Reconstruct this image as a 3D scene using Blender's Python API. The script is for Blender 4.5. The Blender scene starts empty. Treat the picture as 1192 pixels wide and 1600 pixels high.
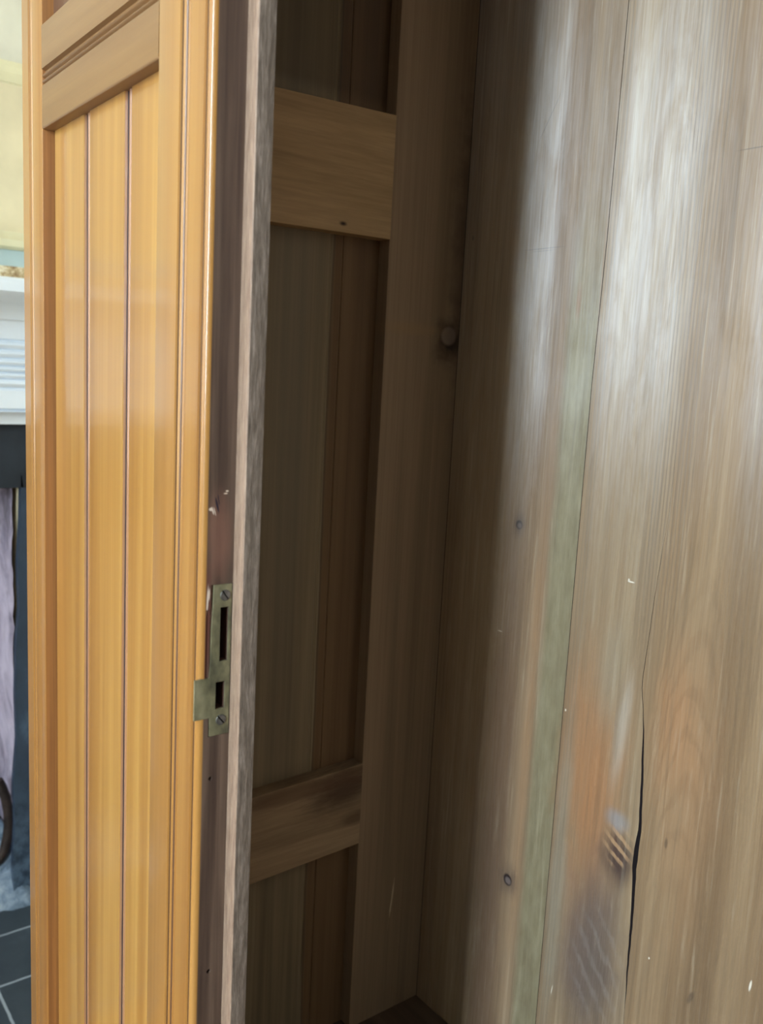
import bpy, bmesh, math, random
from mathutils import Vector, Matrix
random.seed(7)
S = bpy.context.scene
COL = S.collection
H = 1.25            # height of the camera above the floor, metres
F = 0.24            # depth of the wardrobe front in front of the camera

# ------------------------------------------------------------------ camera
cam_d = bpy.data.cameras.new('camera')
cam_d.sensor_fit = 'VERTICAL'; cam_d.sensor_height = 36.0
cam_d.lens = 1382.1 / 1600 * 36.0
cam_d.clip_start = 0.01; cam_d.clip_end = 60
cam = bpy.data.objects.new('camera', cam_d); COL.objects.link(cam)
yaw, pit, rol = math.radians(37.715), math.radians(-8.872), math.radians(3.032)
d = Vector((-math.cos(yaw) * math.cos(pit), math.sin(yaw) * math.cos(pit), math.sin(pit)))
r = d.cross(Vector((0, 0, 1))).normalized(); u = r.cross(d)
r2 = r * math.cos(rol) + u * math.sin(rol); u2 = -r * math.sin(rol) + u * math.cos(rol)
m = Matrix((r2, u2, -d)).transposed().to_4x4(); m.translation = Vector((0, 0, H))
cam.matrix_world = m
S.camera = cam
cam_d.dof.use_dof = True; cam_d.dof.focus_distance = 0.78; cam_d.dof.aperture_fstop = 10.0

# ------------------------------------------------------------------ world and daylight
S.view_settings.view_transform = 'Standard'; S.view_settings.look = 'None'
S.view_settings.gamma = 1.0; S.view_settings.use_curve_mapping = False
S.view_settings.exposure = 0.32
W = bpy.data.worlds.new('sky'); S.world = W; W.use_nodes = True
W.node_tree.nodes['Background'].inputs[0].default_value = (0.72, 0.84, 1.0, 1)
W.node_tree.nodes['Background'].inputs[1].default_value = 0.5
WIN = dict(x0=0.52, x1=0.89, z0=1.10, z1=2.68, y=-2.0)
la = bpy.data.lights.new('window_and_fill_light', 'AREA'); la.shape = 'RECTANGLE'
la.size = WIN['x1'] - WIN['x0']; la.size_y = WIN['z1'] - WIN['z0']
la.energy = 190; la.color = (0.72, 0.88, 1.0)
lo = bpy.data.objects.new('window_and_fill_light', la); COL.objects.link(lo)
lo.location = ((WIN['x0'] + WIN['x1']) / 2, WIN['y'] - 0.16, (WIN['z0'] + WIN['z1']) / 2)
lo.rotation_euler = (math.radians(90), 0, 0)
ADDED_WIN = dict(x0=-1.75, x1=-1.0, z0=0.85, z1=2.40, y=-2.0)  # added unseen window, put in to brighten fireplace wall and wardrobe front
lb = bpy.data.lights.new('window_and_fill_light', 'AREA'); lb.shape = 'RECTANGLE'  # fill lamp for the added opening, no such source known
lb.size = ADDED_WIN['x1'] - ADDED_WIN['x0']; lb.size_y = ADDED_WIN['z1'] - ADDED_WIN['z0']
lb.energy = 30; lb.color = (0.92, 0.96, 1.0)
lbo = bpy.data.objects.new('window_and_fill_light', lb); COL.objects.link(lbo)
lbo.location = ((ADDED_WIN['x0'] + ADDED_WIN['x1']) / 2, ADDED_WIN['y'] - 0.16, (ADDED_WIN['z0'] + ADDED_WIN['z1']) / 2)
lbo.rotation_euler = (math.radians(90), 0, 0)

# ------------------------------------------------------------------ material helpers
def lin(c):
    return tuple((v / 255 / 12.92 if v / 255 <= 0.04045 else ((v / 255 + 0.055) / 1.055) ** 2.4) for v in c) + (1,)

class Mat:
    def __init__(s, name):
        s.m = bpy.data.materials.new(name); s.m.use_nodes = True
        s.t = s.m.node_tree; s.n = s.t.nodes; s.b = s.n['Principled BSDF']
        s.tc = s.n.new('ShaderNodeTexCoord').outputs['Object']
        sp = s.n.new('ShaderNodeSeparateXYZ'); s.t.links.new(s.tc, sp.inputs[0])
        s.x, s.y, s.z = sp.outputs
    def put(s, sock, v):
        if hasattr(v, 'is_output'): s.t.links.new(v, sock)
        elif isinstance(v, (tuple, list)) and len(v) == 3 and len(sock.default_value) == 4: sock.default_value = tuple(v) + (1,)
        else: sock.default_value = v
    def math(s, op, a, b=0.0, c=0.0, clamp=False):
        k = s.n.new('ShaderNodeMath'); k.operation = op; k.use_clamp = clamp
        s.put(k.inputs[0], a); s.put(k.inputs[1], b); s.put(k.inputs[2], c)
        return k.outputs[0]
    def add(s, a, b): return s.math('ADD', a, b)
    def sub(s, a, b): return s.math('SUBTRACT', a, b)
    def mul(s, a, b): return s.math('MULTIPLY', a, b)
    def step(s, a, lo_, hi_):
        k = s.n.new('ShaderNodeMapRange'); k.interpolation_type = 'SMOOTHSTEP'
        s.put(k.inputs[0], a); k.inputs[1].default_value = lo_; k.inputs[2].default_value = hi_
        return k.outputs[0]
    def vec(s, sc, off=(0, 0, 0)):
        k = s.n.new('ShaderNodeMapping'); s.t.links.new(s.tc, k.inputs[0])
        k.inputs['Scale'].default_value = sc; k.inputs['Location'].default_value = off
        return k.outputs[0]
    def noise(s, sc, detail=4, rough=0.55, dist=0.0, off=(0, 0, 0)):
        k = s.n.new('ShaderNodeTexNoise'); s.t.links.new(s.vec(sc, off), k.inputs['Vector'])
        k.inputs['Scale'].default_value = 1.0; k.inputs['Detail'].default_value = detail
        k.inputs['Roughness'].default_value = rough; k.inputs['Distortion'].default_value = dist
        return k.outputs[0]
    def ramp(s, f, stops):
        k = s.n.new('ShaderNodeValToRGB'); s.t.links.new(f, k.inputs[0])
        e = k.color_ramp.elements
        while len(e) < len(stops): e.new(0.5)
        for i, (p, c) in enumerate(stops): e[i].position = p; e[i].color = lin(c)
        return k.outputs[0]
    def mix(s, f, a, b, mode='MIX'):
        k = s.n.new('ShaderNodeMix'); k.data_type = 'RGBA'; k.blend_type = mode
        s.put(k.inputs[0], f); s.put(k.inputs[6], a); s.put(k.inputs[7], b)
        return k.outputs[2]
    def ell(s, ax, cx, cz, rx, rz, soft=0.5, wob=None, tilt=0.0):
        """soft patch centred at (cx, cz); ax is the horizontal coordinate, tilt shears it along z"""
        dz = s.sub(s.z, cz)
        dx = s.sub(s.sub(ax, cx), s.mul(dz, tilt))
        dx = s.math('DIVIDE', dx, rx); dz = s.math('DIVIDE', dz, rz)
        q = s.math('SQRT', s.add(s.mul(dx, dx), s.mul(dz, dz)))
        if wob is not None: q = s.add(q, s.mul(s.sub(wob, 0.5), 1.6))
        return s.sub(1.0, s.step(q, 1 - soft, 1 + soft * 0.6))
    def out(s, color, rough=0.5, bump=None, bs=0.3, bd=0.001, spec=0.5, **kw):
        s.put(s.b.inputs['Base Color'], color if hasattr(color, 'is_output') else (color if len(color) == 4 else lin(color)))
        s.put(s.b.inputs['Roughness'], rough); s.b.inputs['Specular IOR Level'].default_value = spec
        for k, v in kw.items(): s.put(s.b.inputs[k.replace('_', ' ')], v)
        if bump is not None:
            k = s.n.new('ShaderNodeBump'); k.inputs['Strength'].default_value = bs; k.inputs['Distance'].default_value = bd
            s.t.links.new(bump, k.inputs['Height']); s.t.links.new(k.outputs[0], s.b.inputs['Normal'])
        return s.m

def grain_vec(a, axis, fine, along):
    return {'z': (fine, fine, along), 'y': (fine, along, fine), 'x': (along, fine, fine)}[axis]

def wood(name, dark, mid, light, axis='z', band=22, fine=260, rough=0.45, spec=0.4, bs=0.35, bd=0.0006, along=0.8,
         off=(0, 0, 0), contrast=0.35, rings=0, aniso=0.0, coat=0.0, coat_rough=0.1, extra=None):
    M = Mat(name)
    n1 = M.noise(grain_vec(M, axis, band, along), 3, 0.5, 0.6, off)
    n2 = M.noise(grain_vec(M, axis, fine, along * 6), 4, 0.6, 0.2, off)
    n3 = M.noise(grain_vec(M, axis, band * 3.2, along * 2.2), 3, 0.55, 0.3, (off[0] + 3, off[1], off[2]))
    f = M.add(M.mul(n1, 0.62), M.mul(n3, 0.38))
    col = M.ramp(f, [(0.33, dark), (0.5, mid), (0.68, light)])
    if rings:
        q = M.math('SINE', M.mul(M.add(M.mul(n1, 1.0), M.mul(n3, 0.12)), rings))
        q = M.step(q, -0.4, 1.0)
        col = M.mix(M.mul(q, contrast), col, M.mix(1.0, col, lin((150, 125, 105)), 'MULTIPLY'))
    fl = M.step(n2, 0.3, 0.72)
    col = M.mix(M.mul(M.sub(1.0, fl), contrast), col, M.mix(1.0, col, lin((130, 105, 90)), 'MULTIPLY'))
    M.dull = None; M.pol = None
    if extra: col = extra(M, col, n2)
    kw = {}
    if coat:
        kw = dict(Coat_Weight=coat, Coat_Roughness=coat_rough, Coat_IOR=1.5)
        if M.dull is not None:
            kw['Coat_Weight'] = M.mul(M.sub(1.0, M.dull), coat); rough = M.add(M.mul(M.dull, 0.25), rough)
    if M.pol is not None: M.put(M.b.inputs['IOR'], 1.85)
    m = M.out(col, rough, n2, bs, bd, spec, **kw)
    if M.pol is not None: M.put(M.b.inputs['Specular IOR Level'], M.pol)
    if aniso:
        tn = M.n.new('ShaderNodeTangent'); tn.direction_type = 'RADIAL'; tn.axis = 'Z'
        M.b.inputs['Anisotropic'].default_value = aniso
        M.t.links.new(tn.outputs[0], M.b.inputs['Tangent'])
    return m

# ------------------------------------------------------------------ mesh helpers
def link(name, bm, mat, parent=None, smooth=None):
    me = bpy.data.meshes.new(name); bm.normal_update(); bm.to_mesh(me); bm.free()
    if mat: me.materials.append(mat)
    o = bpy.data.objects.new(name, me); COL.objects.link(o)
    if parent: o.parent = parent
    if smooth is not None:
        for p in me.polygons: p.use_smooth = True
        me.set_sharp_from_angle(angle=math.radians(smooth))
    return o

def thing(name, label, cat, loc, group=None):
    o = bpy.data.objects.new(name, None); COL.objects.link(o); o.location = loc
    o.empty_display_size = 0.05
    o['label'] = label; o['category'] = cat
    if group: o['group'] = group
    return o

def tag(o, label, cat, group=None, kind=None):
    o['label'] = label; o['category'] = cat
    if group: o['group'] = group
    if kind: o['kind'] = kind
    return o

def box(x0, x1, y0, y1, z0, z1, bev=0.0, seg=2, bm=None):
    own = bm is None
    bm = bm or bmesh.new()
    vs = [bm.verts.new(p) for p in ((x0, y0, z0), (x1, y0, z0), (x1, y1, z0), (x0, y1, z0), (x0, y0, z1), (x1, y0, z1), (x1, y1, z1), (x0, y1, z1))]
    fs = [bm.faces.new([vs[i] for i in f]) for f in ((3, 2, 1, 0), (4, 5, 6, 7), (0, 1, 5, 4), (1, 2, 6, 5), (2, 3, 7, 6), (3, 0, 4, 7))]
    if bev:
        es = list({e for f in fs for e in f.edges})
        bmesh.ops.bevel(bm, geom=es, offset=bev, segments=seg, profile=0.6, affect='EDGES')
    return bm

def prism(pts, a0, a1, axis='z', bm=None):
    """closed outline pts extruded along axis; pts are (x,y) for z, (y,z) for x, (x,z) for y"""
    bm = bm or bmesh.new()
    def P(p, a):
        return {'z': (p[0], p[1], a), 'x': (a, p[0], p[1]), 'y': (p[0], a, p[1])}[axis]
    lo_ = [bm.verts.new(P(p, a0)) for p in pts]; hi = [bm.verts.new(P(p, a1)) for p in pts]
    n = len(pts)
    for i in range(n):
        bm.faces.new((lo_[i], lo_[(i + 1) % n], hi[(i + 1) % n], hi[i]))
    bm.faces.new(lo_[::-1]); bm.faces.new(hi)
    bmesh.ops.recalc_face_normals(bm, faces=bm.faces)
    return bm

def arc(cx, cy, rad, a0, a1, n=6):
    return [(cx + rad * math.cos(math.radians(a0 + (a1 - a0) * i / n)), cy + rad * math.sin(math.radians(a0 + (a1 - a0) * i / n))) for i in range(n + 1)]

def tube(pts, rad, seg=10, bm=None, taper=None):
    bm = bm or bmesh.new(); pts = [Vector(p) for p in pts]; rings = []
    for i, p in enumerate(pts):
        t = (pts[min(i + 1, len(pts) - 1)] - pts[max(i - 1, 0)]).normalized()
        a = t.orthogonal().normalized() if i == 0 else (prev - t * prev.dot(t)).normalized()
        prev = a; b = t.cross(a)
        rr = rad if taper is None else rad * taper[i]
        rings.append([bm.verts.new(p + (a * math.cos(k * 2 * math.pi / seg) + b * math.sin(k * 2 * math.pi / seg)) * rr) for k in range(seg)])
    for i in range(len(rings) - 1):
        for k in range(seg):
            bm.faces.new((rings[i][k], rings[i][(k + 1) % seg], rings[i + 1][(k + 1) % seg], rings[i + 1][k]))
    bm.faces.new(rings[0][::-1]); bm.faces.new(rings[-1])
    return bm

def cut(o, cutters):
    """subtract the cutter meshes from o, then remove them"""
    for c in cutters:
        md = o.modifiers.new('b', 'BOOLEAN'); md.operation = 'DIFFERENCE'; md.solver = 'EXACT'; md.object = c
    bpy.context.view_layer.update()
    ev = o.evaluated_get(bpy.context.evaluated_depsgraph_get())
    me = bpy.data.meshes.new_from_object(ev); o.modifiers.clear(); old = o.data; o.data = me; bpy.data.meshes.remove(old)
    for c in cutters: bpy.data.objects.remove(c)

# ------------------------------------------------------------------ the room
def plain(name, c, rough=0.8, var=0.06, sc=6.0, bs=0.1):
    M = Mat(name); n = M.noise((sc,) * 3, 4)
    c2 = tuple(max(0, v * (1 - var * 2)) for v in c)
    return M.out(M.ramp(n, [(0.3, c2), (0.7, c)]), rough, M.noise((sc * 20,) * 3, 3), bs, 0.001, 0.3)

beige = plain('beige_wall_paint', (232, 219, 184), 0.85)
frieze_paint = plain('pale_frieze_paint', (224, 220, 202), 0.85)
cream = plain('cream_gloss_paint', (238, 230, 192), 0.4)
white_ceiling = plain('white_ceiling_paint', (235, 235, 230), 0.9)
white_gloss = plain('white_gloss_paint', (236, 244, 252), 0.35, 0.02, 5, 0.05)
boards = wood('stripped_floorboards', (110, 76, 48), (150, 108, 70), (178, 134, 90), 'y', band=9, rough=0.5)

def struct(name, bm, mat):
    o = link(name, bm, mat); o['kind'] = 'structure'; return o

XL, XR, YB, YF, ZC = -1.98, 2.35, 0.80, -2.0, 2.75
OY0, OY1, OZ = -0.42, 0.535, H - 0.1432 * 1.97      # fireplace opening in the left wall
bm = box(XL - 0.45, XL, YF, OY0, 0, ZC); box(XL - 0.45, XL, OY1, YB, 0, ZC, bm=bm); box(XL - 0.45, XL, OY0, OY1, OZ, ZC, bm=bm)
struct('wall_left', bm, beige)
struct('wall_back', box(XL - 0.45, XR, YB, YB + 0.1, 0, ZC), beige)
struct('wall_right', box(XR, XR + 0.1, YF, YB, 0, ZC), beige)
bm = box(XL - 0.45, ADDED_WIN['x0'], YF - 0.12, YF, 0, ZC); box(WIN['x1'], XR + 0.1, YF - 0.12, YF, 0, ZC, bm=bm); box(ADDED_WIN['x1'], WIN['x0'], YF - 0.12, YF, 0, ZC, bm=bm)
for w in (WIN, ADDED_WIN):
    box(w['x0'], w['x1'], YF - 0.12, YF, 0, w['z0'], bm=bm); box(w['x0'], w['x1'], YF - 0.12, YF, w['z1'], ZC, bm=bm)
struct('wall_front', bm, beige)
struct('ceiling', box(XL - 0.45, XR + 0.1, YF - 0.12, YB + 0.1, ZC, ZC + 0.08), white_ceiling)
struct('floor', box(XL - 0.45, XR + 0.1, YF - 0.12, YB + 0.1, -0.1, 0), boards)
for i_, w in enumerate((WIN, ADDED_WIN)):  # second frame belongs to the added opening
    fr = box(w['x0'], w['x0'] + 0.03, YF - 0.1, YF - 0.05, w['z0'], w['z1']); box(w['x1'] - 0.03, w['x1'], YF - 0.1, YF - 0.05, w['z0'], w['z1'], bm=fr)
    for zz in (w['z0'], (w['z0'] + w['z1']) / 2 - 0.02, w['z1'] - 0.04):
        box(w['x0'] + 0.03, w['x1'] - 0.03, YF - 0.1, YF - 0.05, zz, zz + 0.04, bm=fr)
    struct('window_%d' % (i_ + 1), fr, white_gloss)
# picture rail on the left wall with the paler frieze above it
za = H + 0.2714 * 1.98; zb = H + 0.2928 * 1.98
prof = [(XL, za), (XL + 0.003, za + 0.003), (XL + 0.008, za + 0.02), (XL + 0.008, zb - 0.01), (XL + 0.004, zb), (XL, zb)]
struct('trim_1', prism(prof, YF, YB, 'y'), cream)
struct('trim_2', box(XL, XL + 0.002, YF, YB, zb, ZC), frieze_paint)

# ------------------------------------------------------------------ the fireplace on the left wall
slate = plain('black_slate', (46, 53, 62), 0.45, 0.2, 8, 0.2)
def slate_dusty():
    M = Mat('dusty_slate'); n = M.noise((9, 9, 5), 5, 0.65); q = M.noise((30, 30, 30), 4, 0.7)
    low = M.sub(1.0, M.step(M.add(M.z, M.mul(q, 0.25)), 0.1, 0.55))
    col = M.ramp(n, [(0.3, (28, 40, 54)), (0.65, (44, 60, 78)), (0.8, (82, 104, 126))])
    col = M.mix(M.mul(low, M.step(q, 0.35, 0.7)), col, lin((92, 112, 132)))
    return M.out(col, 0.5, q, 0.3, 0.002)
slate_leg = slate_dusty()
fs = thing('fireplace_surround', 'white reeded mantelpiece with black slate slips on the beige wall, left of the wardrobe', 'fireplace', (XL, 0.05, 0))
def rel(bm, o):
    bmesh.ops.translate(bm, verts=bm.verts, vec=-Vector(o.location)); return bm
SX = XL + 0.02
MY0, MY1 = -0.72, 0.785
rt = lambda k, X: H + k * X
shelf = [(XL + 0.005, rt(.080, 1.78)), (-1.785, rt(.080, 1.785)), (-1.78, rt(.078, 1.78)), (-1.78, rt(.0656, 1.78)), (-1.785, rt(.064, 1.785)),
         (-1.80, rt(.0577, 1.80)), (-1.83, rt(.0560, 1.83)), (-1.86, rt(.0518, 1.86)), (-1.875, rt(.045, 1.875)), (-1.885, rt(.036, 1.885)), (XL + 0.005, rt(.036, 1.885))]
link('mantel_shelf', rel(prism(shelf, MY0 - 0.05, MY1 + 0.01, 'y'), fs), white_gloss, fs, 40)
fz = [(XL + 0.005, rt(.036, 1.885)), (-1.895, rt(.036, 1.885)), (-1.90, rt(.030, 1.90)), (-1.905, rt(.016, 1.905))]
zs = [.014, .0046, -.0047, -.0128, -.0195, -.0263, -.036]
for a, b in zip(zs[:-1], zs[1:]):
    za_, zb_ = rt(a, 1.905), rt(b, 1.905)
    fz += [(-1.912, za_)] + [(-1.912 + 0.012 * math.sin(math.pi * k / 6) , za_ + (zb_ - za_) * k / 6) for k in range(1, 6)]
fz += [(-1.912, rt(-.036, 1.912)), (-1.905, rt(-.0385, 1.905)), (-1.905, rt(-.0575, 1.905)), (-1.915, rt(-.0595, 1.915)), (-1.905, rt(-.0615, 1.905)),
       (-1.915, rt(-.064, 1.915)), (-1.925, rt(-.067, 1.925)), (-1.93, rt(-.0745, 1.93)), (XL + 0.005, rt(-.0745, 1.93))]
link('frieze', rel(prism(fz, MY0, MY1, 'y'), fs), white_gloss, fs, 40)
zf = rt(-.0745, 1.93)
for s0, s1 in ((MY0 + 0.01, OY0 - 0.11), (OY1 + 0.11, MY1 - 0.01)):
    link('pilaster', rel(box(XL + 0.002, -1.91, s0, s1, 0.0065, zf, 0.004), fs), white_gloss, fs)
link('slate_lintel', rel(box(XL + 0.001, SX, OY0 - 0.11, OY1 + 0.11, OZ, zf, 0.001), fs), slate, fs)
edge = [(OY1 - 0.002 + dy, z) for dy, z in ((0.008, OZ), (0.003, 1.0), (0.0, 0.9), (-0.006, 0.8), (-0.004, 0.7), (-0.011, 0.62), (-0.014, 0.5), (-0.012, 0.4), (-0.02, 0.3), (-0.018, 0.2), (-0.024, 0.1), (-0.022, 0.0065))]
link('slate_leg', rel(prism(edge + [(OY1 + 0.11, 0.0065), (OY1 + 0.11, OZ)], XL + 0.001, SX, 'x'), fs), slate_leg, fs)
link('slate_leg', rel(box(XL + 0.001, SX, OY0 - 0.11, OY0, 0, OZ, 0.001), fs), slate_leg, fs)

def plaster():
    M = Mat('sooty_plaster'); n = M.noise((7, 7, 5), 5, 0.65, 0.8); q = M.noise((22, 22, 14), 4, 0.7, 0.6)
    col = M.ramp(n, [(0.32, (120, 112, 128)), (0.46, (176, 166, 182)), (0.6, (200, 190, 206)), (0.75, (214, 205, 216))])
    top = M.mul(M.step(M.z, 0.72, 1.05), M.step(q, 0.42, 0.6))
    col = M.mix(M.mul(top, 0.85), col, lin((62, 58, 62)))
    low = M.mul(M.sub(1.0, M.step(M.z, 0.2, 0.5)), M.step(q, 0.4, 0.62))
    col = M.mix(M.mul(low, 0.6), col, lin((110, 112, 135)))
    return M.out(col, 0.9, q, 0.6, 0.004)
pl = plaster()
bm = box(XL - 0.44, XL - 0.002, OY1, OY1 + 0.002, 0, OZ)
bm = bmesh.new()
def sheet(bm, f, nu, nv):
    g = [[bm.verts.new(f(i / nu, j / nv)) for j in range(nv + 1)] for i in range(nu + 1)]
    for i in range(nu):
        for j in range(nv): bm.faces.new((g[i][j], g[i + 1][j], g[i + 1][j + 1], g[i][j + 1]))
rn = lambda a: (random.random() - 0.5) * a
sheet(bm, lambda a, b: (XL - 0.004 - 0.42 * a, OY1 - 0.012 + rn(0.006), OZ * b), 14, 40)
sheet(bm, lambda a, b: (XL - 0.43 + rn(0.006), OY1 - 0.012 - (OY1 - OY0 - 0.024) * a, OZ * b), 24, 30)
sheet(bm, lambda a, b: (XL - 0.43 + 0.42 * a, OY0 + 0.012 + rn(0.006), OZ * b), 14, 30)
sheet(bm, lambda a, b: (XL - 0.43 + 0.42 * a, OY0 + (OY1 - OY0) * b, OZ - 0.004), 2, 2)
link('firebox_lining', rel(bm, fs), pl, fs, 60)['label'] = 'pale lavender sooty plaster lining'

# dusty rubble heap on the fireplace bed
M = Mat('dusty_rubble'); q = M.noise((24, 24, 24), 5, 0.7); q2 = M.noise((9, 9, 9), 4, 0.6)
rub = M.out(M.ramp(M.add(M.mul(q, 0.5), M.mul(q2, 0.5)), [(0.36, (52, 66, 82)), (0.5, (104, 120, 136)), (0.62, (150, 164, 176))]), 0.95, q, 0.8, 0.006)
bm = bmesh.new()
def heap(a, b):
    x = XL - 0.41 + 0.46 * a; y = OY0 + 0.02 + (OY1 + 0.09 - OY0) * b
    dx_ = XL - x
    if dx_ > -0.021: y = min(y, OY1 - 0.016)
    c_ = math.exp(-((OY1 - y) / 0.09) ** 2)
    h = (0.062 + 0.07 * c_) * min(1, max(0, (dx_ + 0.05 * c_) / 0.10)) * (0.85 + 0.3 * random.random())
    return (x, y, h + 0.004)
sheet(bm, heap, 24, 50)
tag(link('rubble', bm, rub, None, 70), 'blue-grey dust and plaster rubble spread on the fireplace bed', 'rubble', kind='stuff')

# slate hearth tiles with light joints
def tiles():
    M = Mat('slate_hearth_tiles')
    n = M.noise((7, 7, 7), 5, 0.6, 0.4)
    col = M.ramp(n, [(0.3, (42, 52, 60)), (0.6, (58, 68, 76)), (0.78, (76, 88, 98))])
    lines = []
    wob = M.mul(M.sub(M.noise((40, 40, 40), 2), 0.5), 0.003)
    for c in (-1.854, -1.690, -1.53):
        lines.append(M.sub(1.0, M.step(M.math('ABSOLUTE', M.sub(M.add(M.x, wob), c)), 0.0018, 0.0036)))
    yy = M.math('ABSOLUTE', M.sub(M.math('FRACT', M.math('DIVIDE', M.add(M.add(M.y, wob), 10.0 - 0.505 + 0.075), 0.15)), 0.5))
    lines.append(M.mul(M.sub(1.0, M.step(yy, 0.011, 0.024)), 1.0))
    f = lines[0]
    for l in lines[1:]: f = M.math('MAXIMUM', f, l)
    return M.out(M.mix(f, col, lin((148, 158, 166))), 0.55, n, 0.3, 0.003)
tag(link('hearth', box(XL + 0.021, -1.50, OY0 - 0.3, 0.78, 0.0, 0.006, 0.001), tiles()), 'dark slate tiled hearth with pale grout joints below the fireplace', 'hearth')

# iron grate, its scrolled arm just inside the picture's left edge
iron = plain('rusty_iron', (64, 52, 46), 0.6, 0.3, 30, 0.4)
gr = thing('fire_grate', 'dark rusty iron fire grate with scrolled arm standing in the fireplace', 'grate', (-2.1, 0.2, 0.03))
link('grate_basket', rel(tube([(-2.03, -0.1, 0.16), (-2.03, 0.40, 0.16)], 0.008), gr), iron, gr)
for k in range(8):
    link('grate_bar', rel(box(-2.037, -2.023, -0.08 + k * 0.065, -0.068 + k * 0.065, 0.1, 0.22, 0.002), gr), iron, gr)
link('grate_rail', rel(tube([(-2.03, -0.1, 0.22), (-2.03, 0.40, 0.22)], 0.008), gr), iron, gr)
for yy in (-0.1, 0.30):
    link('leg', rel(tube([(-2.03, yy, 0.22), (-2.03, yy, 0.1), (-2.0, yy + 0.005, 0.05), (-1.995, yy, 0.03)], 0.009), gr), iron, gr)
k = 2.0
sc = [(-2.0, y_ * k, H + z_ * k) for y_, z_ in ((0.2445, -0.478), (0.2480, -0.4855), (0.2525, -0.5), (0.2552, -0.518), (0.2556, -0.535), (0.2540, -0.550), (0.2500, -0.5655), (0.2440, -0.575), (0.2360, -0.580))]
sc += [(-2.02, 0.44, H - 1.155), (-2.03, 0.40, H - 1.10)]
link('scroll_arm', rel(tube(sc, 0.011), gr), iron, gr, 60)

# low overmantel standing on the shelf
om = thing('overmantel_panel', 'low pale blue panel with cream moulding and speckled gilt strip standing on the mantel shelf', 'overmantel', (-1.96, 0.05, rt(.080, 1.785)))
zt = om.location.z
M = Mat('speckled_gilt'); q = M.noise((70, 70, 70), 4, 0.7)
gilt = M.out(M.ramp(q, [(0.35, (140, 110, 74)), (0.5, (196, 174, 134)), (0.65, (232, 222, 196))]), 0.6, q, 0.5, 0.003)
OX = -1.95
link('gilt_strip', rel(box(XL + 0.003, OX, MY0, MY1, zt + 0.001, rt(.0911, 1.95), 0.002), om), gilt, om)
link('blue_panel', rel(box(XL + 0.003, OX - 0.006, MY0, MY1, rt(.0911, 1.95), rt(.108, 1.95), 0.0), om), plain('pale_blue_paint', (186, 206, 206), 0.6), om)
pr = [(XL + 0.003, rt(.108, 1.95)), (OX - 0.002, rt(.108, 1.95)), (OX + 0.006, rt(.111, 1.95)), (OX + 0.006, rt(.118, 1.95)), (OX - 0.004, rt(.121, 1.95)), (OX - 0.010, rt(.1267, 1.95)), (XL + 0.003, rt(.1267, 1.95))]
link('cream_moulding', rel(prism(pr, MY0, MY1, 'y'), om), cream, om, 40)

# ------------------------------------------------------------------ the wardrobe
WZ0, WZ1 = 0.0, 2.08
BASE, TOP = H - 0.857, 1.98         # inside bottom and top of the hanging compartment
wd = thing('wardrobe', 'open antique wardrobe with golden beaded front panel, brass keep and bare dark wood interior', 'wardrobe', (-0.19, 0.50, 0))
def part(name, bm, mat, smooth=None, parent=wd):
    o = link(name, bm, mat, parent, smooth)
    if parent is wd: o.location = -Vector(wd.location)
    return o
def Z(v): return H + v

def dirt_front(depth0, depth1, edge=(96, 74, 66)):
    def f(M, col, n2):
        a = M.step(M.add(M.y, M.mul(M.sub(M.noise((60, 60, 25), 3), 0.5), 0.0008)), depth0, depth1)
        M.dull = a
        return M.mix(M.mul(a, 0.95), col, lin(edge))
    return f
gold = dict(dark=(136, 90, 42), mid=(158, 112, 56), light=(174, 130, 72))
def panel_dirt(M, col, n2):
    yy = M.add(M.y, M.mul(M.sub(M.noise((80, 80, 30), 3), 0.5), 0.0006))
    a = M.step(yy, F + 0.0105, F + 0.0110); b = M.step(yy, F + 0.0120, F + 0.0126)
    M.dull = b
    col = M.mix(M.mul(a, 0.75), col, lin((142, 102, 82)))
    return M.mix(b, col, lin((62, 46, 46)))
stile_m = wood('golden_walnut_stile', **gold, band=26, along=0.5, rough=0.32, coat=0.6, coat_rough=0.12, contrast=0.10, bs=0.08, extra=dirt_front(F + 0.0010, F + 0.0022, (92, 62, 52)), off=(2, 0, 1))
panel_m = wood('golden_walnut_boards', dark=(134, 88, 40), mid=(162, 116, 56), light=(198, 156, 84), band=15, along=0.45, rough=0.3, coat=0.6, coat_rough=0.1, contrast=0.10, bs=0.06, extra=panel_dirt, off=(7, 3, 0))
rail_m = wood('tan_walnut_rail', (118, 84, 50), (134, 100, 62), (152, 116, 76), 'x', band=16, along=1.2, rough=0.42, coat=0.35, coat_rough=0.2, contrast=0.12, bs=0.1)
return_m = wood('amber_return', (120, 72, 30), (150, 94, 42), (186, 124, 60), band=40, rough=0.35, coat=0.4, contrast=0.15)
dark_panel_m = wood('dark_upper_panel', (78, 50, 34), (96, 64, 42), (116, 80, 54), band=30, rough=0.4, coat=0.3)

# front stile beside the opening: reeded face, dark varnished edge
q = 0.0030
pr = [(-0.565, F + 0.034), (-0.565, F + 0.0014), (-0.5643, F + 0.0004), (-0.563, F), (-0.5325, F), (-0.5315, F + q), (-0.5305, F + q)]
pr += arc(-0.5280, F + 0.0031, 0.0026, 190, 350, 6)[1:-1] + [(-0.5250, F + q), (-0.5243, F + q)]
pr += arc(-0.5219, F + 0.0030, 0.0024, 190, 350, 6)[1:-1] + [(-0.5189, F + q), (-0.5180, F), (-0.4990, F), (-0.4978, F + q)]
pr += arc(-0.4936, F + 0.0036, 0.0036, 195, 360, 8)[1:] + [(-0.4900, F + 0.034)]

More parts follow.
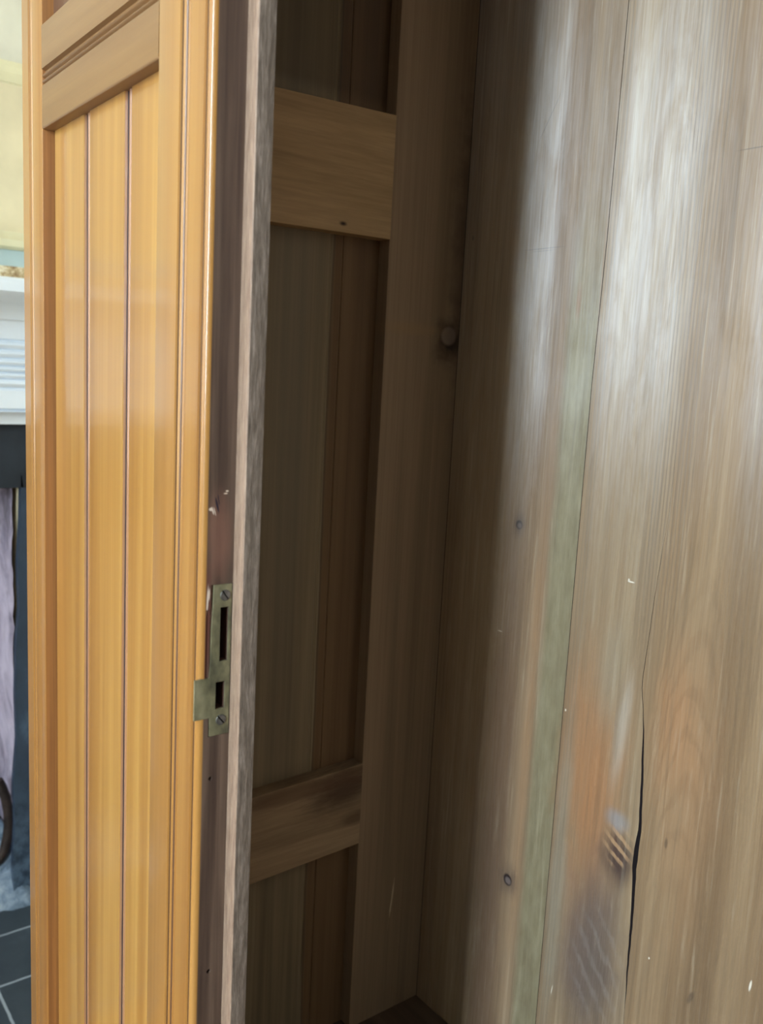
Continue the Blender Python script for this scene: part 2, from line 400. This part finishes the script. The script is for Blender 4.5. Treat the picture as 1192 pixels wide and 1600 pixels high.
def edge_wood():
    def ex(M, col, n2):
        n = M.noise((90, 90, 18), 4, 0.6)
        # dark varnished edge behind the arris, worn reddish near the keep, scratches
        a = M.mul(M.step(M.y, F + 0.0034, F + 0.0046), M.step(M.x, -0.5175, -0.5170))
        ed = M.ramp(M.noise((160, 160, 5), 4, 0.6, 0.3), [(0.3, (58, 42, 34)), (0.5, (78, 60, 49)), (0.7, (100, 80, 66))])
        ed = M.mix(M.sub(1.0, M.step(M.x, -0.4925, -0.4915)), ed, lin((62, 38, 30)))
        red = M.ell(M.y, 0.243, Z(-0.165), 0.006, 0.045, 0.5, n)
        ed = M.mix(M.mul(red, 0.8), ed, lin((92, 50, 42)))
        red2 = M.ell(M.y, 0.252, Z(-0.105), 0.008, 0.03, 0.8, n)
        ed = M.mix(M.mul(red2, 0.5), ed, lin((128, 88, 72)))
        for (cy, cz, ry, rz, ti) in ((0.2460, Z(-0.0880), 0.0012, 0.0010, 0.0), (0.2474, Z(-0.0890), 0.0005, 0.0022, -0.3), (0.2488, Z(-0.0895), 0.0003, 0.0026, -0.3), (0.2560, Z(-0.0785), 0.0016, 0.0004, 0.0), (0.2570, Z(-0.0770), 0.0012, 0.0006, 0.0), (0.2452, Z(-0.146), 0.0006, 0.009, 0.03), (0.2463, Z(-0.142), 0.0005, 0.004, 0.03)):
            sc_ = M.ell(M.y, cy, cz, ry, rz, 0.4, n, ti); ed = M.mix(sc_, ed, lin((196, 176, 158)))
        for (cy, cz, ry, rz, ti) in ((0.2503, Z(-0.0855), 0.0008, 0.005, -0.25), (0.2512, Z(-0.082), 0.0004, 0.004, -0.2)):
            sc_ = M.ell(M.y, cy, cz, ry, rz, 0.4, n, ti); ed = M.mix(sc_, ed, lin((30, 22, 34)))
        q_ = M.step(M.y, F + 0.0009, F + 0.0018)
        arris = M.step(M.x, -0.4965, -0.4955)
        M.dull = M.math('MAXIMUM', a, M.mul(q_, M.sub(1.0, arris)))
        col = M.mix(M.mul(q_, M.sub(0.97, M.mul(arris, 0.97))), col, lin((64, 38, 32)))
        return M.mix(a, col, ed)
    return wood('stile_with_varnished_edge', **gold, band=26, along=0.5, rough=0.32, coat=0.6, coat_rough=0.12, contrast=0.10, bs=0.10, extra=ex, off=(2, 0, 1))
st = part('front_stile', prism(pr, BASE - 0.02, TOP), edge_wood(), 35)

# recess and mortises for the brass keep, nail holes
def cutter(bm):
    o = link('cutter', bm, None); return o
XE = -0.490
cs = [cutter(box(XE - 0.0012, XE + 0.01, 0.2475, F + 0.0229, Z(-0.2365), Z(-0.1362))),
      cutter(box(XE - 0.0012, XE + 0.01, 0.2360, 0.2480, Z(-0.2240), Z(-0.1968))),
      cutter(box(XE - 0.0007, XE + 0.01, 0.2445, 0.2478, Z(-0.1968), Z(-0.152))),
      cutter(box(XE - 0.02, XE + 0.01, 0.2539, 0.2605, Z(-0.1870), Z(-0.1508))),
      cutter(box(XE - 0.02, XE + 0.01, 0.2518, 0.2590, Z(-0.2188), Z(-0.2002)))]
for cy, cz, rr in ((0.2500, Z(-0.2656), 0.0016), (0.2522, Z(-0.4046), 0.0018)):
    b = bmesh.new(); bmesh.ops.create_cone(b, cap_ends=True, segments=14, radius1=rr * 0.4, radius2=rr, depth=0.012, matrix=Matrix.Translation((XE - 0.004, cy, cz)) @ Matrix.Rotation(math.radians(90), 4, 'Y'))
    cs.append(cutter(b))
# cutters live in the same local frame as the stile (its offset cancels the parent's)
st_par = st.parent; st.parent = None; st.location = (0, 0, 0)
cut(st, cs)
st.parent = wd; st.location = -Vector(wd.location)
for p in st.data.polygons: p.use_smooth = True
st.data.set_sharp_from_angle(angle=math.radians(35))

# brass keep (strike plate): outline in (y, z) on the edge plane, with two slots
def brass():
    M = Mat('aged_brass'); n = M.noise((130, 130, 70), 4, 0.6); n2 = M.noise((40, 40, 26), 3, 0.6)
    col = M.ramp(M.add(M.mul(n, 0.4), M.mul(n2, 0.6)), [(0.36, (64, 62, 50)), (0.5, (112, 106, 80)), (0.64, (146, 138, 108))])
    return M.out(col, 0.42, n, 0.25, 0.0005, 0.5, Metallic=0.25)
kp = bmesh.new()
ys = [0.2373, 0.2485, 0.2539, 0.2515, 0.2600, 0.2577, 0.2622]
outer = [(0.2495, Z(-0.1363)), (0.2618, Z(-0.1363)), (0.2618, Z(-0.2362)), (0.2484, Z(-0.2362)), (0.2482, Z(-0.2236)), (0.2374, Z(-0.2236)), (0.2374, Z(-0.1970)), (0.2474, Z(-0.1970)), (0.2482, Z(-0.188)), (0.2484, Z(-0.165)), (0.2490, Z(-0.155))]
plate = link('strike_plate', prism(outer, XE - 0.0010, XE + 0.0005, 'x'), brass())
cut(plate, [cutter(box(XE - 0.01, XE + 0.01, 0.2541, 0.2602, Z(-0.1868), Z(-0.1512))), cutter(box(XE - 0.01, XE + 0.01, 0.2520, 0.2588, Z(-0.2186), Z(-0.2004)))])
plate.parent = wd; plate.location = -Vector(wd.location)
plate['label'] = 'aged brass keep with two slots and two slotted screws'
steel = plain('dull_steel', (140, 138, 134), 0.35, 0.15, 200, 0.1); steel.node_tree.nodes['Principled BSDF'].inputs['Metallic'].default_value = 0.8
for cy, cz, an in ((0.2572, Z(-0.1435), 35), (0.2562, Z(-0.2262), 40)):
    b = bmesh.new(); rr = 0.0037
    bmesh.ops.create_cone(b, cap_ends=True, segments=24, radius1=rr, radius2=rr * 0.9, depth=0.0008, matrix=Matrix.Translation((XE + 0.0007, cy, cz)) @ Matrix.Rotation(math.radians(90), 4, 'Y'))
    so = link('screw', b, steel)
    b = bmesh.new(); bmesh.ops.create_cube(b, size=1.0, matrix=Matrix.Translation((XE + 0.0012, cy, cz)) @ Matrix.Rotation(math.radians(an), 4, 'X') @ Matrix.Diagonal((0.0014, 0.0009, 0.02, 1)))
    cut(so, [cutter(b)])
    so.parent = plate

# thin door stop planted behind the edge, standing proud into the opening
ds_m = Mat('planted_stop'); n = ds_m.noise((420, 420, 60), 4, 0.7); n2 = ds_m.noise((60, 60, 30), 4, 0.7)
c1 = ds_m.ramp(n, [(0.3, (116, 92, 76)), (0.7, (154, 130, 110))]); c2 = ds_m.ramp(n, [(0.3, (80, 68, 58)), (0.5, (108, 94, 82)), (0.72, (142, 126, 114))])
side = ds_m.step(ds_m.y, F + 0.0229, F + 0.0236)
ds_m = ds_m.out(ds_m.mix(side, c1, c2), 0.6, n, 0.6, 0.001, 0.4)
pr = [(-0.53, F + 0.0345), (-0.53, F + 0.0342), (-0.4899, F + 0.0342), (-0.4899, F + 0.0230), (-0.4897, F + 0.0225), (-0.4781, F + 0.0225), (-0.4775, F + 0.0231), (-0.4775, F + 0.0306), (-0.478, F + 0.0345)]
stp = part('door_stop', prism(pr, BASE, TOP - 0.02), ds_m, 35)
stp['label'] = 'thin pinkish strip with a rough grey sawn edge'

# left stile
pr = [(-0.862, F + 0.034), (-0.862, F + 0.001), (-0.861, F), (-0.8432, F), (-0.8418, F + q)] + arc(-0.8377, F + 0.0038, 0.0034, 190, 350, 6)[1:-1] + [(-0.8336, F + q), (-0.8322, F), (-0.8066, F), (-0.8056, F + 0.0005), (-0.8052, F + 0.0014), (-0.8052, F + 0.034)]
def ex_l(M, col, n2):
    a = M.mul(M.step(M.y, F + 0.0010, F + 0.0020), M.step(M.x, -0.86, -0.858))
    col = M.mix(a, col, lin((116, 76, 56))); M.dull = M.mul(a, 0.7)
    b = M.step(M.x, -0.8055, -0.8053)
    return M.mix(M.mul(b, 0.95), col, M.ramp(n2, [(0.3, (112, 70, 34)), (0.7, (146, 96, 48))]))
stl_m = wood('golden_outer_stile', **gold, band=26, along=0.5, rough=0.3, coat=0.7, coat_rough=0.1, contrast=0.10, bs=0.08, extra=ex_l, off=(5, 0, 1))
part('front_stile', prism(pr, BASE - 0.02, TOP), stl_m, 35)

# recessed board panel with two beaded joints
PY = F + 0.0101
def beads(x0):
    return [(x0 - 0.0006, PY), (x0 + 0.0006, PY + 0.0030), (x0 + 0.0022, PY + 0.0030)] + arc(x0 + 0.0066, PY + 0.0044, 0.0034, 200, 340, 6) + [(x0 + 0.0110, PY + 0.0030), (x0 + 0.0120, PY + 0.0030), (x0 + 0.0132, PY)]
pr = [(-0.812, PY + 0.02), (-0.812, PY + 0.004), (-0.8036, PY + 0.004), (-0.8032, PY)] + beads(-0.7310) + beads(-0.6460) + [(-0.560, PY), (-0.560, PY + 0.02)]
part('beaded_panel', prism(pr, BASE - 0.01, Z(0.20)), panel_m, 35)
part('upper_panel', box(-0.812, -0.560, PY, PY + 0.02, Z(0.262), TOP - 0.05), dark_panel_m)['label'] = 'darker recessed panel above the reeded rail'

# reeded rail across the front
zr = lambda a: Z(a)
pr = [(F + 0.0005, zr(0.2705)), (F, zr(0.2695)), (F, zr(0.2362)), (F + 0.0032, zr(0.2350)), (F + 0.0032, zr(0.2335))]
pr += [(F + 0.0030 - 0.0026 * math.sin(math.pi * k / 6), zr(0.2330 - 0.0040 * k / 6)) for k in range(1, 6)] + [(F + 0.0032, zr(0.2287))]
pr += [(F + 0.0030 - 0.0026 * math.sin(math.pi * k / 6), zr(0.2284 - 0.0040 * k / 6)) for k in range(1, 6)] + [(F + 0.0032, zr(0.2240)), (F + 0.0006, zr(0.2232)), (F + 0.0002, zr(0.2200))]
pr += [(F, zr(0.1905)), (F + 0.0006, zr(0.1890)), (F + 0.0012, zr(0.1886)), (F + 0.022, zr(0.1886)), (F + 0.022, zr(0.2705))]
part('front_rail', prism(pr, -0.8053, -0.5648, 'x'), rail_m, 35)
pr = [(F, TOP), (F, TOP - 0.08), (F + 0.022, TOP - 0.08), (F + 0.022, TOP)]
part('front_rail', prism(pr, -0.8053, -0.5648, 'x'), rail_m)
part('front_rail', box(-0.8053, -0.5648, F, F + 0.022, BASE - 0.02, BASE + 0.09, 0.001), rail_m)

# ---- inside: left side of frame and panel
SXI = -0.836
def inside(name, dark, mid, light, **kw):
    a = dict(band=10, along=0.6, rough=0.6, contrast=0.2, bs=0.3, spec=0.35); a.update(kw)
    return wood(name, dark, mid, light, **a)
def ex_stile(M, col, n2):
    n = M.noise((40, 40, 40), 4, 0.6)
    kn = M.ell(M.y, 0.737, Z(0.046), 0.020, 0.024, 0.9, n); col = M.mix(M.mul(kn, 0.95), col, lin((30, 20, 18)))
    kn = M.ell(M.y, 0.7365, Z(0.050), 0.0125, 0.0115, 0.25); col = M.mix(kn, col, lin((126, 108, 94)))
    tail = M.ell(M.y, 0.675, Z(0.055), 0.050, 0.007, 0.8, n, -0.0); col = M.mix(M.mul(tail, 0.5), col, lin((150, 122, 88)))
    dk = M.ell(M.y, 0.757, Z(0.17), 0.022, 0.18, 0.9, n); col = M.mix(M.mul(dk, 0.6), col, lin((50, 38, 32)))
    w = M.ell(M.y, 0.698, Z(-0.695), 0.0012, 0.030, 0.5, M.noise((200, 200, 80), 2), 0.10); col = M.mix(w, col, lin((188, 170, 140)))
    return col
side_stile_m = inside('bare_stile_wood', (118, 98, 76), (138, 116, 92), (156, 132, 106), extra=ex_stile, off=(1, 4, 0))
def ex_edge(M, col, n2): return col
bm = box(-0.861, SXI, 0.6377, 0.7533, BASE - 0.02, TOP, 0.0006, 1)
part('side_stile', bm, side_stile_m)
part('side_stile', box(-0.861, SXI, F + 0.036, 0.37, BASE - 0.02, TOP, 0.0006, 1), side_stile_m)
def quad_rail(y0, y1, zb0, zb1, zt0, zt1):
    b = bmesh.new()
    vs = [b.verts.new(p) for p in ((-0.856, y0, zb0), (SXI, y0, zb0), (SXI, y1, zb1), (-0.856, y1, zb1), (-0.856, y0, zt0), (SXI, y0, zt0), (SXI, y1, zt1), (-0.856, y1, zt1))]
    for f in ((3, 2, 1, 0), (4, 5, 6, 7), (0, 1, 5, 4), (1, 2, 6, 5), (2, 3, 7, 6), (3, 0, 4, 7)): b.faces.new([vs[i] for i in f])
    bmesh.ops.bevel(b, geom=b.edges[:], offset=0.0008, segments=2, profile=0.6, affect='EDGES')
    return b
def ex_rail_hi(M, col, n2):
    n = M.noise((60, 16, 60), 3)
    k = M.ell(M.y, 0.572, Z(0.161), 0.005, 0.0025, 0.8); return M.mix(k, col, lin((50, 32, 24)))
rail_hi = inside('pale_oak_rail', (158, 130, 94), (176, 146, 106), (190, 160, 120), axis='y', band=30, along=2.5, contrast=0.22, extra=ex_rail_hi)
def ex_rail_lo(M, col, n2):
    n = M.noise((30, 12, 70), 4, 0.7, 0.4); n3 = M.noise((20, 20, 60), 3, 0.6)
    a = M.ell(M.y, 0.615, Z(-0.515), 0.055, 0.030, 0.9, n); col = M.mix(M.mul(a, 0.85), col, lin((62, 40, 28)))
    b = M.ell(M.y, 0.54, Z(-0.500), 0.10, 0.014, 0.6, n); col = M.mix(M.mul(b, 0.6), col, lin((88, 60, 40)))
    c = M.ell(M.y, 0.635, Z(-0.555), 0.03, 0.010, 0.8, n3); col = M.mix(M.mul(c, 0.6), col, lin((74, 50, 34)))
    return col
rail_lo = inside('stained_pine_rail', (142, 120, 92), (160, 136, 106), (176, 150, 118), axis='y', band=26, along=2.0, contrast=0.25, extra=ex_rail_lo)
part('side_rail', quad_rail(0.36, 0.6385, Z(0.1485), Z(0.1526), Z(0.2790), Z(0.2878)), rail_hi)['label'] = 'paler upper rail with horizontal grain'
part('side_rail', quad_rail(0.36, 0.6385, Z(-0.603), Z(-0.5938), Z(-0.494), Z(-0.4855)), rail_lo)['label'] = 'lower rail stained dark along its top'
def ex_sidepanel(M, col, n2):
    n = M.noise((30, 30, 3), 3, 0.6)
    # the board next to the stile is browner, the wide board greyer
    w = M.add(M.y, M.mul(M.sub(n, 0.5), 0.012))
    br = M.step(w, 0.571, 0.576); col = M.mix(M.mul(br, 0.75), col, M.mix(1.0, col, lin((196, 158, 126)), 'MULTIPLY'))
    ln = M.sub(1.0, M.step(M.math('ABSOLUTE', M.sub(w, 0.573)), 0.0006, 0.0022)); col = M.mix(M.mul(ln, 0.6), col, lin((70, 50, 34)))
    gr_ = M.ell(M.y, 0.52, Z(0.0), 0.035, 0.5, 0.9, n); col = M.mix(M.mul(gr_, 0.4), col, lin((140, 130, 112)))
    dk = M.step(M.z, Z(0.29), Z(0.31)); col = M.mix(M.mul(dk, 0.6), col, M.mix(1.0, col, lin((150, 140, 120)), 'MULTIPLY'))
    return col
sp_m = inside('grey_brown_side_boards', (112, 98, 76), (136, 120, 94), (152, 138, 110), extra=ex_sidepanel, band=24)
pr = [(-0.861, 0.35), (-0.855, 0.35), (-0.855, 0.566), (-0.8560, 0.5675), (-0.8560, 0.570), (-0.855, 0.5715), (-0.855, 0.5845), (-0.8562, 0.5855), (-0.8562, 0.5865), (-0.855, 0.5875), (-0.855, 0.655), (-0.861, 0.655)]
part('side_panel', prism([(a, b) for a, b in pr], BASE - 0.02, TOP), sp_m)

# ---- back boards
YBK = 0.7533
def ex_back(M, col, n2):
    n = M.noise((26, 26, 9), 5, 0.62, 0.6); nf = M.noise((90, 90, 30), 4, 0.65)
    x = M.x
    def patch(col, cx, cz, rx, rz, c, a, soft=0.7, wob=n, tilt=0.0):
        return M.mix(M.mul(M.ell(x, cx, cz, rx, rz, soft, wob, tilt), a), col, lin(c))
    # green-grey weathered margin along the first joint
    gm = M.mul(M.step(M.add(x, M.mul(M.sub(n, 0.5), 0.012)), -0.668, -0.652), M.sub(1.0, M.step(x, -0.6212, -0.6205)))
    gz = M.sub(1.0, M.step(M.z, Z(0.0), Z(0.25)))
    col = M.mix(M.mul(gm, M.add(M.mul(gz, 0.68), 0.06)), col, M.ramp(nf, [(0.3, (122, 114, 86)), (0.7, (148, 140, 112))]))
    # warm brown margin left of it, dark streak through the knots
    col = patch(col, -0.672, Z(-0.42), 0.009, 0.32, (160, 122, 88), 0.5, 0.95)
    col = patch(col, -0.712, Z(-0.60), 0.022, 0.5, (112, 86, 68), 0.6)
    col = patch(col, -0.642, Z(-0.005), 0.018, 0.035, (176, 168, 146), 0.35, 0.95)
    col = patch(col, -0.649, Z(0.085), 0.004, 0.022, (140, 96, 66), 0.6)
    # orange resin stain and grey burnt area on the middle board
    col = patch(col, -0.575, Z(-0.44), 0.040, 0.17, (176, 120, 78), 0.7, 0.9)
    col = patch(col, -0.553, Z(-0.62), 0.046, 0.115, (104, 90, 84), 0.85, 0.9)
    col = patch(col, -0.530, Z(-0.50), 0.022, 0.030, (70, 54, 52), 0.9)
    col = patch(col, -0.535, Z(-0.458), 0.016, 0.012, (150, 144, 142), 0.8)
    dg = M.math('SINE', M.add(M.mul(M.add(M.z, M.mul(x, 0.55)), 480.0), M.mul(nf, 3.0)))
    col = M.mix(M.mul(M.mul(M.ell(x, -0.532, Z(-0.487), 0.018, 0.022, 0.5, nf), M.step(dg, -0.1, 0.7)), 0.75), col, lin((190, 150, 112)))
    dg = M.math('SINE', M.add(M.mul(M.add(M.z, M.mul(x, 1.2)), 200.0), M.mul(nf, 7.0)))
    col = M.mix(M.mul(M.mul(M.ell(x, -0.545, Z(-0.635), 0.036, 0.07, 0.5, nf), M.step(dg, 0.2, 1.0)), 0.22), col, lin((160, 150, 142)))
    col = patch(col, -0.562, Z(-0.30), 0.022, 0.07, (152, 138, 116), 0.6)
    col = patch(col, -0.542, Z(-0.355), 0.008, 0.06, (186, 174, 158), 0.6, 0.95, tilt=0.08)
    col = patch(col, -0.608, Z(-0.56), 0.012, 0.17, (150, 138, 118), 0.7)
    # right hand board: cathedral grain with an orange heart
    col = patch(col, -0.478, Z(-0.33), 0.026, 0.075, (172, 124, 86), 0.55, 0.95)
    col = patch(col, -0.455, Z(-0.40), 0.030, 0.14, (164, 124, 90), 0.4, 0.95)
    dx = M.sub(x, -0.462)
    fld = M.add(M.mul(M.mul(dx, dx), 34.0), M.mul(M.sub(M.z, H), 0.30))
    fld = M.add(fld, M.mul(M.sub(n, 0.5), 0.03))
    ln = M.step(M.math('SINE', M.mul(fld, 420.0)), 0.2, 0.95)
    reg = M.mul(M.step(x, -0.512, -0.503), M.sub(1.0, M.step(M.z, Z(-0.26), Z(-0.12))))
    col = M.mix(M.mul(M.mul(ln, reg), M.mul(M.step(M.z, Z(-0.62), Z(-0.36)), 0.20)), col, lin((112, 84, 60)))
    # straight combed grain along the middle of the back, higher up
    cg = M.step(M.math('SINE', M.mul(M.add(x, M.mul(M.sub(n, 0.5), 0.003)), 1500.0)), -0.1, 0.9)
    rg = M.mul(M.mul(M.step(x, -0.545, -0.53), M.sub(1.0, M.step(x, -0.492, -0.485))), M.step(M.z, Z(-0.35), Z(-0.15)))
    col = M.mix(M.mul(M.mul(cg, rg), 0.42), col, lin((104, 90, 76)))
    rg2 = M.mul(M.step(x, -0.62, -0.617), M.sub(1.0, M.step(x, -0.606, -0.602)))
    col = M.mix(M.mul(M.mul(cg, rg2), 0.35), col, lin((112, 104, 92)))
    # planed smooth and waxed in bands, duller along the joint
    wv = M.add(x, M.mul(M.sub(M.noise((22, 22, 2.2), 3, 0.6, 0.4), 0.5), 0.03))
    p1 = M.mul(M.step(wv, -0.76, -0.735), M.sub(1.0, M.step(wv, -0.70, -0.680)))
    p2 = M.mul(M.step(wv, -0.615, -0.600), M.sub(1.0, M.step(wv, -0.540, -0.505)))
    p3 = M.step(wv, -0.455, -0.435)
    fib = M.step(M.noise((420, 420, 14), 4, 0.7, 0.3), 0.36, 0.62)
    blot = M.step(M.noise((34, 34, 7), 5, 0.68, 0.8), 0.36, 0.6)
    pm = M.math('MAXIMUM', M.math('MAXIMUM', p1, p2), M.mul(p3, 0.9))
    M.pol = M.mul(M.add(0.45, M.mul(pm, 0.55)), M.add(0.45, M.mul(M.add(M.mul(fib, 0.55), M.mul(blot, 0.45)), 0.75)))
    lf = M.noise((150, 150, 5), 5, 0.7, 0.5)
    col = M.mix(M.mul(M.sub(1.0, M.step(lf, 0.34, 0.5)), 0.30), col, lin((104, 88, 70)))
    col = M.mix(M.mul(M.step(lf, 0.54, 0.7), 0.25), col, lin((196, 182, 158)))
    # knots, nail marks and pale nicks
    for cx, cz, rr in ((-0.7108, -0.1663, 0.0062), (-0.6843, -0.6037, 0.0085)):
        col = M.mix(M.mul(M.ell(x, cx, Z(cz), rr * 1.7, rr * 2.4, 0.9, nf), 0.7), col, lin((92, 76, 66)))
        col = M.mix(M.ell(x, cx, Z(cz), rr * 0.85, rr * 0.9, 0.25), col, lin((44, 34, 34)))
        col = M.mix(M.mul(M.ell(x, cx + rr * 0.1, Z(cz - rr * 0.1), rr * 0.6, rr * 0.55, 0.4), 0.75), col, lin((118, 104, 98)))
    for cx, cz, rx, rz, ti in ((-0.5480, -0.1990, 0.0045, 0.0009, 0.0), (-0.5510, -0.1975, 0.0012, 0.0016, 0.0), (-0.7290, -0.300, 0.0040, 0.0006, 0.0), (-0.6175, -0.362, 0.0010, 0.0016, 0.0),
                               (-0.4240, 0.170, 0.0014, 0.0016, 0.0), (-0.4800, -0.586, 0.0010, 0.0014, 0.1), (-0.602, -0.700, 0.0006, 0.006, 0.1), (-0.372, -0.55, 0.0012, 0.006, 0.1)):
        col = M.mix(M.ell(x, cx, Z(cz), rx, rz, 0.4, None, ti), col, lin((226, 214, 196)))
    for cx, cz, rx, rz, ti in ((-0.8220, 0.168, 0.0020, 0.0030, 0), (-0.706, 0.147, 0.030, 0.0007, 0), (-0.706, 0.1445, 0.02, 0.0004, 0), (-0.462, 0.215, 0.018, 0.0006, 0), (-0.7110, 0.288, 0.0008, 0.024, 0.6),
                               (-0.475, -0.455, 0.002, 0.006, 0.0), (-0.430, -0.600, 0.003, 0.008, 0.3)):
        col = M.mix(M.mul(M.ell(x, cx, Z(cz), rx, rz, 0.5, None, ti), 0.6), col, lin((84, 68, 56)))
    return col
def back_mat(name, dark, mid, light, off, rough=0.5):
    return wood(name, dark, mid, light, band=13, along=0.45, fine=330, rough=rough, spec=1.0, contrast=0.2, bs=0.3, bd=0.0005, aniso=1.0, extra=ex_back, off=off)
bmA = back_mat('back_board_wood', (124, 99, 75), (145, 120, 94), (165, 142, 115), (0, 0, 0), 0.55)
bmB = back_mat('middle_back_board_wood', (134, 109, 83), (153, 128, 100), (173, 150, 120), (4, 0, 0), 0.52)
bmC = back_mat('wide_back_board_wood', (127, 101, 75), (146, 119, 90), (165, 138, 107), (9, 0, 0), 0.56)
split_m = plain('shade_dark_split_edge', (40, 30, 32), 0.9)  # shade inside the split and joints, put into the edge colour
def lerp_poly(poly, z):
    if z >= poly[0][0]: return poly[0][1]
    for (za_, a), (zb_, b) in zip(poly[:-1], poly[1:]):
        if z >= zb_: return b + (a - b) * (z - zb_) / (za_ - zb_)
    return poly[-1][1]
def board(e0, e1, cup, nx=16, nz=150):
    """one board: left and right edges are polylines (z, x) from the top down; slightly cupped"""
    b = bmesh.new(); fr_, bk = [], []
    for j in range(nz + 1):
        z = TOP + (BASE - 0.03 - TOP) * j / nz
        x0, x1 = lerp_poly(e0, z), lerp_poly(e1, z)
        rf, rb = [], []
        for i in range(nx + 1):
            t = i / nx; x = x0 + (x1 - x0) * t
            y = YBK + cup * (1 - (2 * t - 1) ** 2)
            rf.append(b.verts.new((x, y, z))); rb.append(b.verts.new((x, YBK + 0.014, z)))
        fr_.append(rf); bk.append(rb)
    for j in range(nz):
        for i in range(nx):
            b.faces.new((fr_[j][i], fr_[j + 1][i], fr_[j + 1][i + 1], fr_[j][i + 1]))
            b.faces.new((bk[j][i], bk[j][i + 1], bk[j + 1][i + 1], bk[j + 1][i]))
        b.faces.new((fr_[j][0], bk[j][0], bk[j + 1][0], fr_[j + 1][0])).material_index = 1
        b.faces.new((fr_[j][nx], fr_[j + 1][nx], bk[j + 1][nx], bk[j][nx])).material_index = 1
    for g, f_ in ((0, 1), (nz, 0)):
        for i in range(nx): b.faces.new((fr_[g][i], fr_[g][i + 1], bk[g][i + 1], bk[g][i]))
    bmesh.ops.recalc_face_normals(b, faces=b.faces)
    return b
J = [(TOP, -0.6150), (Z(0.15), -0.6172), (Z(0.0), -0.6205), (Z(-0.9), -0.6205)]
JL = [(z, x - 0.0008) for z, x in J]
crk = [(TOP, -0.500), (Z(0.2), -0.508), (Z(-0.12), -0.5110), (Z(-0.20), -0.5165), (Z(-0.27), -0.5200), (Z(-0.30), -0.5215), (Z(-0.335), -0.5155), (Z(-0.36), -0.5120), (Z(-0.40), -0.5085), (Z(-0.456), -0.5045), (Z(-0.50), -0.5055), (Z(-0.53), -0.5040), (Z(-0.565), -0.5030), (Z(-0.60), -0.5030), (Z(-0.64), -0.5022), (Z(-0.9), -0.499)]
def gap(z):
    r_ = z - H
    pts = [(0.2, 0.0), (-0.12, 0.0001), (-0.25, 0.0006), (-0.33, 0.0008), (-0.38, 0.0026), (-0.45, 0.0036), (-0.485, 0.0060), (-0.52, 0.0040), (-0.56, 0.0032), (-0.62, 0.0018), (-0.66, 0.0003), (-0.9, 0.0)]
    return lerp_poly(pts, r_)
crk = [(TOP + (BASE - 0.03 - TOP) * j / 150, lerp_poly(crk, TOP + (BASE - 0.03 - TOP) * j / 150) + rn(0.0006)) for j in range(151)]
CL = [(z, x - gap(z)) for z, x in crk]
part('back_board', board([(TOP, -0.8355), (0, -0.8355)], JL, 0.0012), bmA, 30)
part('back_board', board(J, CL, 0.0014), bmB, 30)
part('back_board', board(crk, [(TOP, -0.20), (0, -0.20)], 0.002), bmC, 30)
part('back_board', board([(TOP, -0.199), (0, -0.199)], [(TOP, 0.13), (0, 0.13)], 0.002), bmA, 30)
part('back_board', board([(TOP, 0.131), (0, 0.131)], [(TOP, 0.456), (0, 0.456)], 0.002), bmB, 30)
part('backing_sheet', box(-0.861, 0.481, YBK + 0.0145, YBK + 0.022, BASE - 0.03, TOP), plain('dark_backing', (18, 13, 13), 0.9))  # near-black colour paints in the shade seen through the split

for o_ in wd.children:
    if o_.name.startswith('back_board'): o_.data.materials.append(split_m)
# ---- bottom, top, right-hand end (the mirror image of the left one, beyond the frame)
dark_in = inside('dark_inner_boards', (62, 48, 36), (78, 60, 46), (94, 76, 58), axis='x', band=16)
part('bottom_board', box(-0.855, 0.475, F + 0.036, YBK, BASE - 0.02, BASE, 0.001), dark_in)
part('top_board', box(-0.862, 0.482, F, YBK + 0.022, TOP, TOP + 0.02, 0.001), dark_in)
part('cornice', prism([(F - 0.05, TOP + 0.02), (F - 0.05, TOP + 0.05), (F - 0.02, TOP + 0.08), (F + 0.02, WZ1), (YBK + 0.02, WZ1), (YBK + 0.02, TOP + 0.02)], -0.90, 0.52, 'x'), rail_m)
part('plinth', box(-0.875, 0.495, F - 0.012, YBK + 0.02, 0.0, 0.09, 0.003), rail_m)
part('drawer_front', box(-0.862, 0.482, F, YBK + 0.02, 0.09, BASE - 0.0205, 0.003), rail_m)
part('side_panel', box(0.456, 0.482, F + 0.036, YBK, BASE - 0.02, TOP, 0.001), side_stile_m)
part('front_stile', box(0.11, 0.185, F, F + 0.034, BASE - 0.02, TOP, 0.0015), stile_m)
part('front_stile', box(0.425, 0.482, F, F + 0.034, BASE - 0.02, TOP, 0.0015), stile_m)
part('beaded_panel', box(0.18, 0.43, PY, PY + 0.02, BASE - 0.02, TOP), panel_m)

# the opened door, swung back past the frame on the right-hand side of the opening
A_ = math.radians(-127)
def swung(bm):
    bmesh.ops.rotate(bm, verts=bm.verts, cent=(0.112, F + 0.002, 0), matrix=Matrix.Rotation(-A_, 3, 'Z')); return bm
DX0, DX1 = 0.112 - 0.595, 0.112
dp = part('door', swung(box(DX0 + 0.07, DX1 - 0.07, F + 0.006, F + 0.018, BASE + 0.05, TOP - 0.07)), dark_in)
for a_, b_, c_, d_ in ((DX0, DX0 + 0.08, BASE, TOP - 0.02), (DX1 - 0.08, DX1, BASE, TOP - 0.02)):
    link('door_stile', swung(box(a_, b_, F + 0.002, F + 0.024, c_, d_, 0.0015)), stile_m, dp)
for c_, d_ in ((BASE, BASE + 0.09), (TOP - 0.11, TOP - 0.02)):
    link('door_rail', swung(box(DX0 + 0.08, DX1 - 0.08, F + 0.002, F + 0.024, c_, d_, 0.0015)), rail_m, dp)
